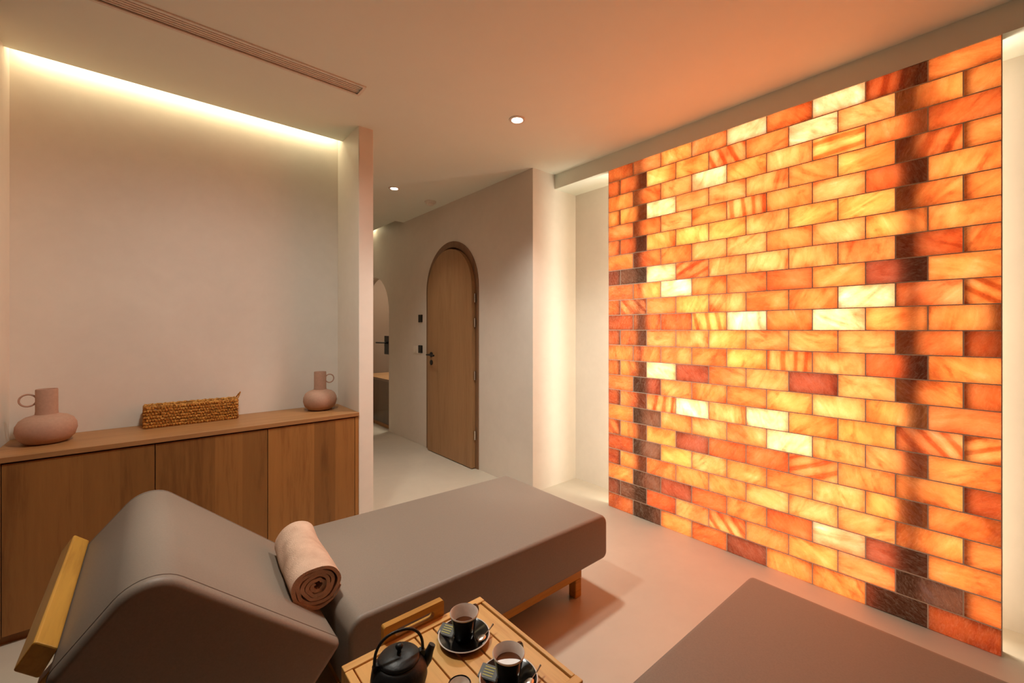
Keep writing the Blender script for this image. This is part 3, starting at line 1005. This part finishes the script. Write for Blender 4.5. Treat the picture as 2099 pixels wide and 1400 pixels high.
cup_set(0.604, 0.898, 0.036, 0.22, 'black tea cup nearer the back handle, holding dark brown tea', 'black saucer with pale rim nearer the back handle of tray table',
        'steel tea spoon on the saucer nearer the back handle', 'dark tea packet on the saucer nearer the back handle')
cup2 = cup_set(0.604, 0.722, 0.044, 0.22, 'black tea cup nearest the photo bottom, tea surface shining white', 'black saucer under the cup nearest the photo bottom',
        'steel tea spoon on the saucer nearest the photo bottom', 'dark tea packet on the saucer nearest the photo bottom')

bm = bmesh.new()  # white reflection on the tea, put in as a pale half-disc
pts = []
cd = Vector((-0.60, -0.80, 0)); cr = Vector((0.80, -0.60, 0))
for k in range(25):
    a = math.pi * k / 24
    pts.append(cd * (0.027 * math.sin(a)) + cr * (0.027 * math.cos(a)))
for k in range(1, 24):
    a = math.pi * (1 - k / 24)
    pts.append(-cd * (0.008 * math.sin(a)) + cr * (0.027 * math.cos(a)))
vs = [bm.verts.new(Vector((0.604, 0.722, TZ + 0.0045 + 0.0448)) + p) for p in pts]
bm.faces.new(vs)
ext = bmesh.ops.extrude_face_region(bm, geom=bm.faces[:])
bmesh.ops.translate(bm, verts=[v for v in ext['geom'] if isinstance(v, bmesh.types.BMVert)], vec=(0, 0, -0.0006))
obj('painted_tea_glint', bm, M['glint'], cup2)
# teapot
tx, ty = 0.405, 0.850
tp = thing('cast_iron_teapot', 'black cast iron teapot with looped wire handle on the tray table', 'teapot', (tx, ty, TZ))
bm = bmesh.new()
lathe(bm, [(0.0, 0.0), (0.034, 0.0), (0.040, 0.004), (0.054, 0.022), (0.0595, 0.044), (0.057, 0.062), (0.049, 0.076), (0.042, 0.081), (0.0, 0.081)], (tx, ty, TZ), 56)
obj('body', bm, M['iron'], tp, True, 60)
bm = bmesh.new()
lathe(bm, [(0.043, 0.0815), (0.0435, 0.0845), (0.040, 0.0875), (0.024, 0.0925), (0.010, 0.094), (0.0, 0.0942)], (tx, ty, TZ), 48)
ld = obj('lid', bm, M['iron'], tp, True, 60)
bm = bmesh.new()
lathe(bm, [(0.0045, 0.0935), (0.0042, 0.099), (0.0075, 0.104), (0.0085, 0.108), (0.006, 0.112), (0.0, 0.113)], (tx, ty, TZ), 24)
obj('knob', bm, M['iron'], ld, True, 60)
sd_ = Vector((0.975, -0.22, 0)).normalized()
bm = bmesh.new()
o_ = Vector((tx, ty, TZ))
tube(bm, [o_ + sd_ * .045 + Vector((0, 0, .048)), o_ + sd_ * .062 + Vector((0, 0, .062)), o_ + sd_ * .068 + Vector((0, 0, .076)), o_ + sd_ * .073 + Vector((0, 0, .086))], [.016, .012, .0085, .0075], 14)
obj('spout', bm, M['iron'], tp, True)
bm = bmesh.new()
pts = []
for k in range(29):
    th = math.pi * (1.06 - 1.12 * k / 28)
    pts.append(o_ + sd_ * (0.0515 * math.copysign(abs(math.cos(th)) ** .85, math.cos(th))) + Vector((0, 0, .083 + .057 * math.copysign(abs(math.sin(th)) ** .8, math.sin(th)))))
tube(bm, pts, 0.0031, 10)
obj('handle', bm, M['iron'], tp, True)
for s_ in (-1, 1):
    bm = bmesh.new()
    c_ = o_ + sd_ * (0.0475 * s_) + Vector((0, 0, .077))
    pd = Vector((-sd_.y, sd_.x, 0))
    tube(bm, [c_ - pd * .006, c_ + pd * .006], .008, 14)
    obj('lug', bm, M['iron'], tp, True)

# small bowl at the front edge
sx, sy = 0.503, 0.765
sb = thing('sugar_bowl', 'small black bowl with white inside at the front edge of tray', 'bowl', (sx, sy, TZ))
bm = bmesh.new()
lathe(bm, [(0.0, 0.0), (0.014, 0.0), (0.016, 0.002), (0.022, 0.014), (0.0245, 0.024), (0.0250, 0.0265), (0.0235, 0.0272), (0.0222, 0.0255)], (sx, sy, TZ), 40)
obj('shell', bm, M['glaze'], sb, True, 60)
bm = bmesh.new()
lathe(bm, [(0.0222, 0.0255), (0.0205, 0.016), (0.014, 0.006), (0.0, 0.004)], (sx, sy, TZ), 40)
obj('lining', bm, M['white'], sb, True, 60)
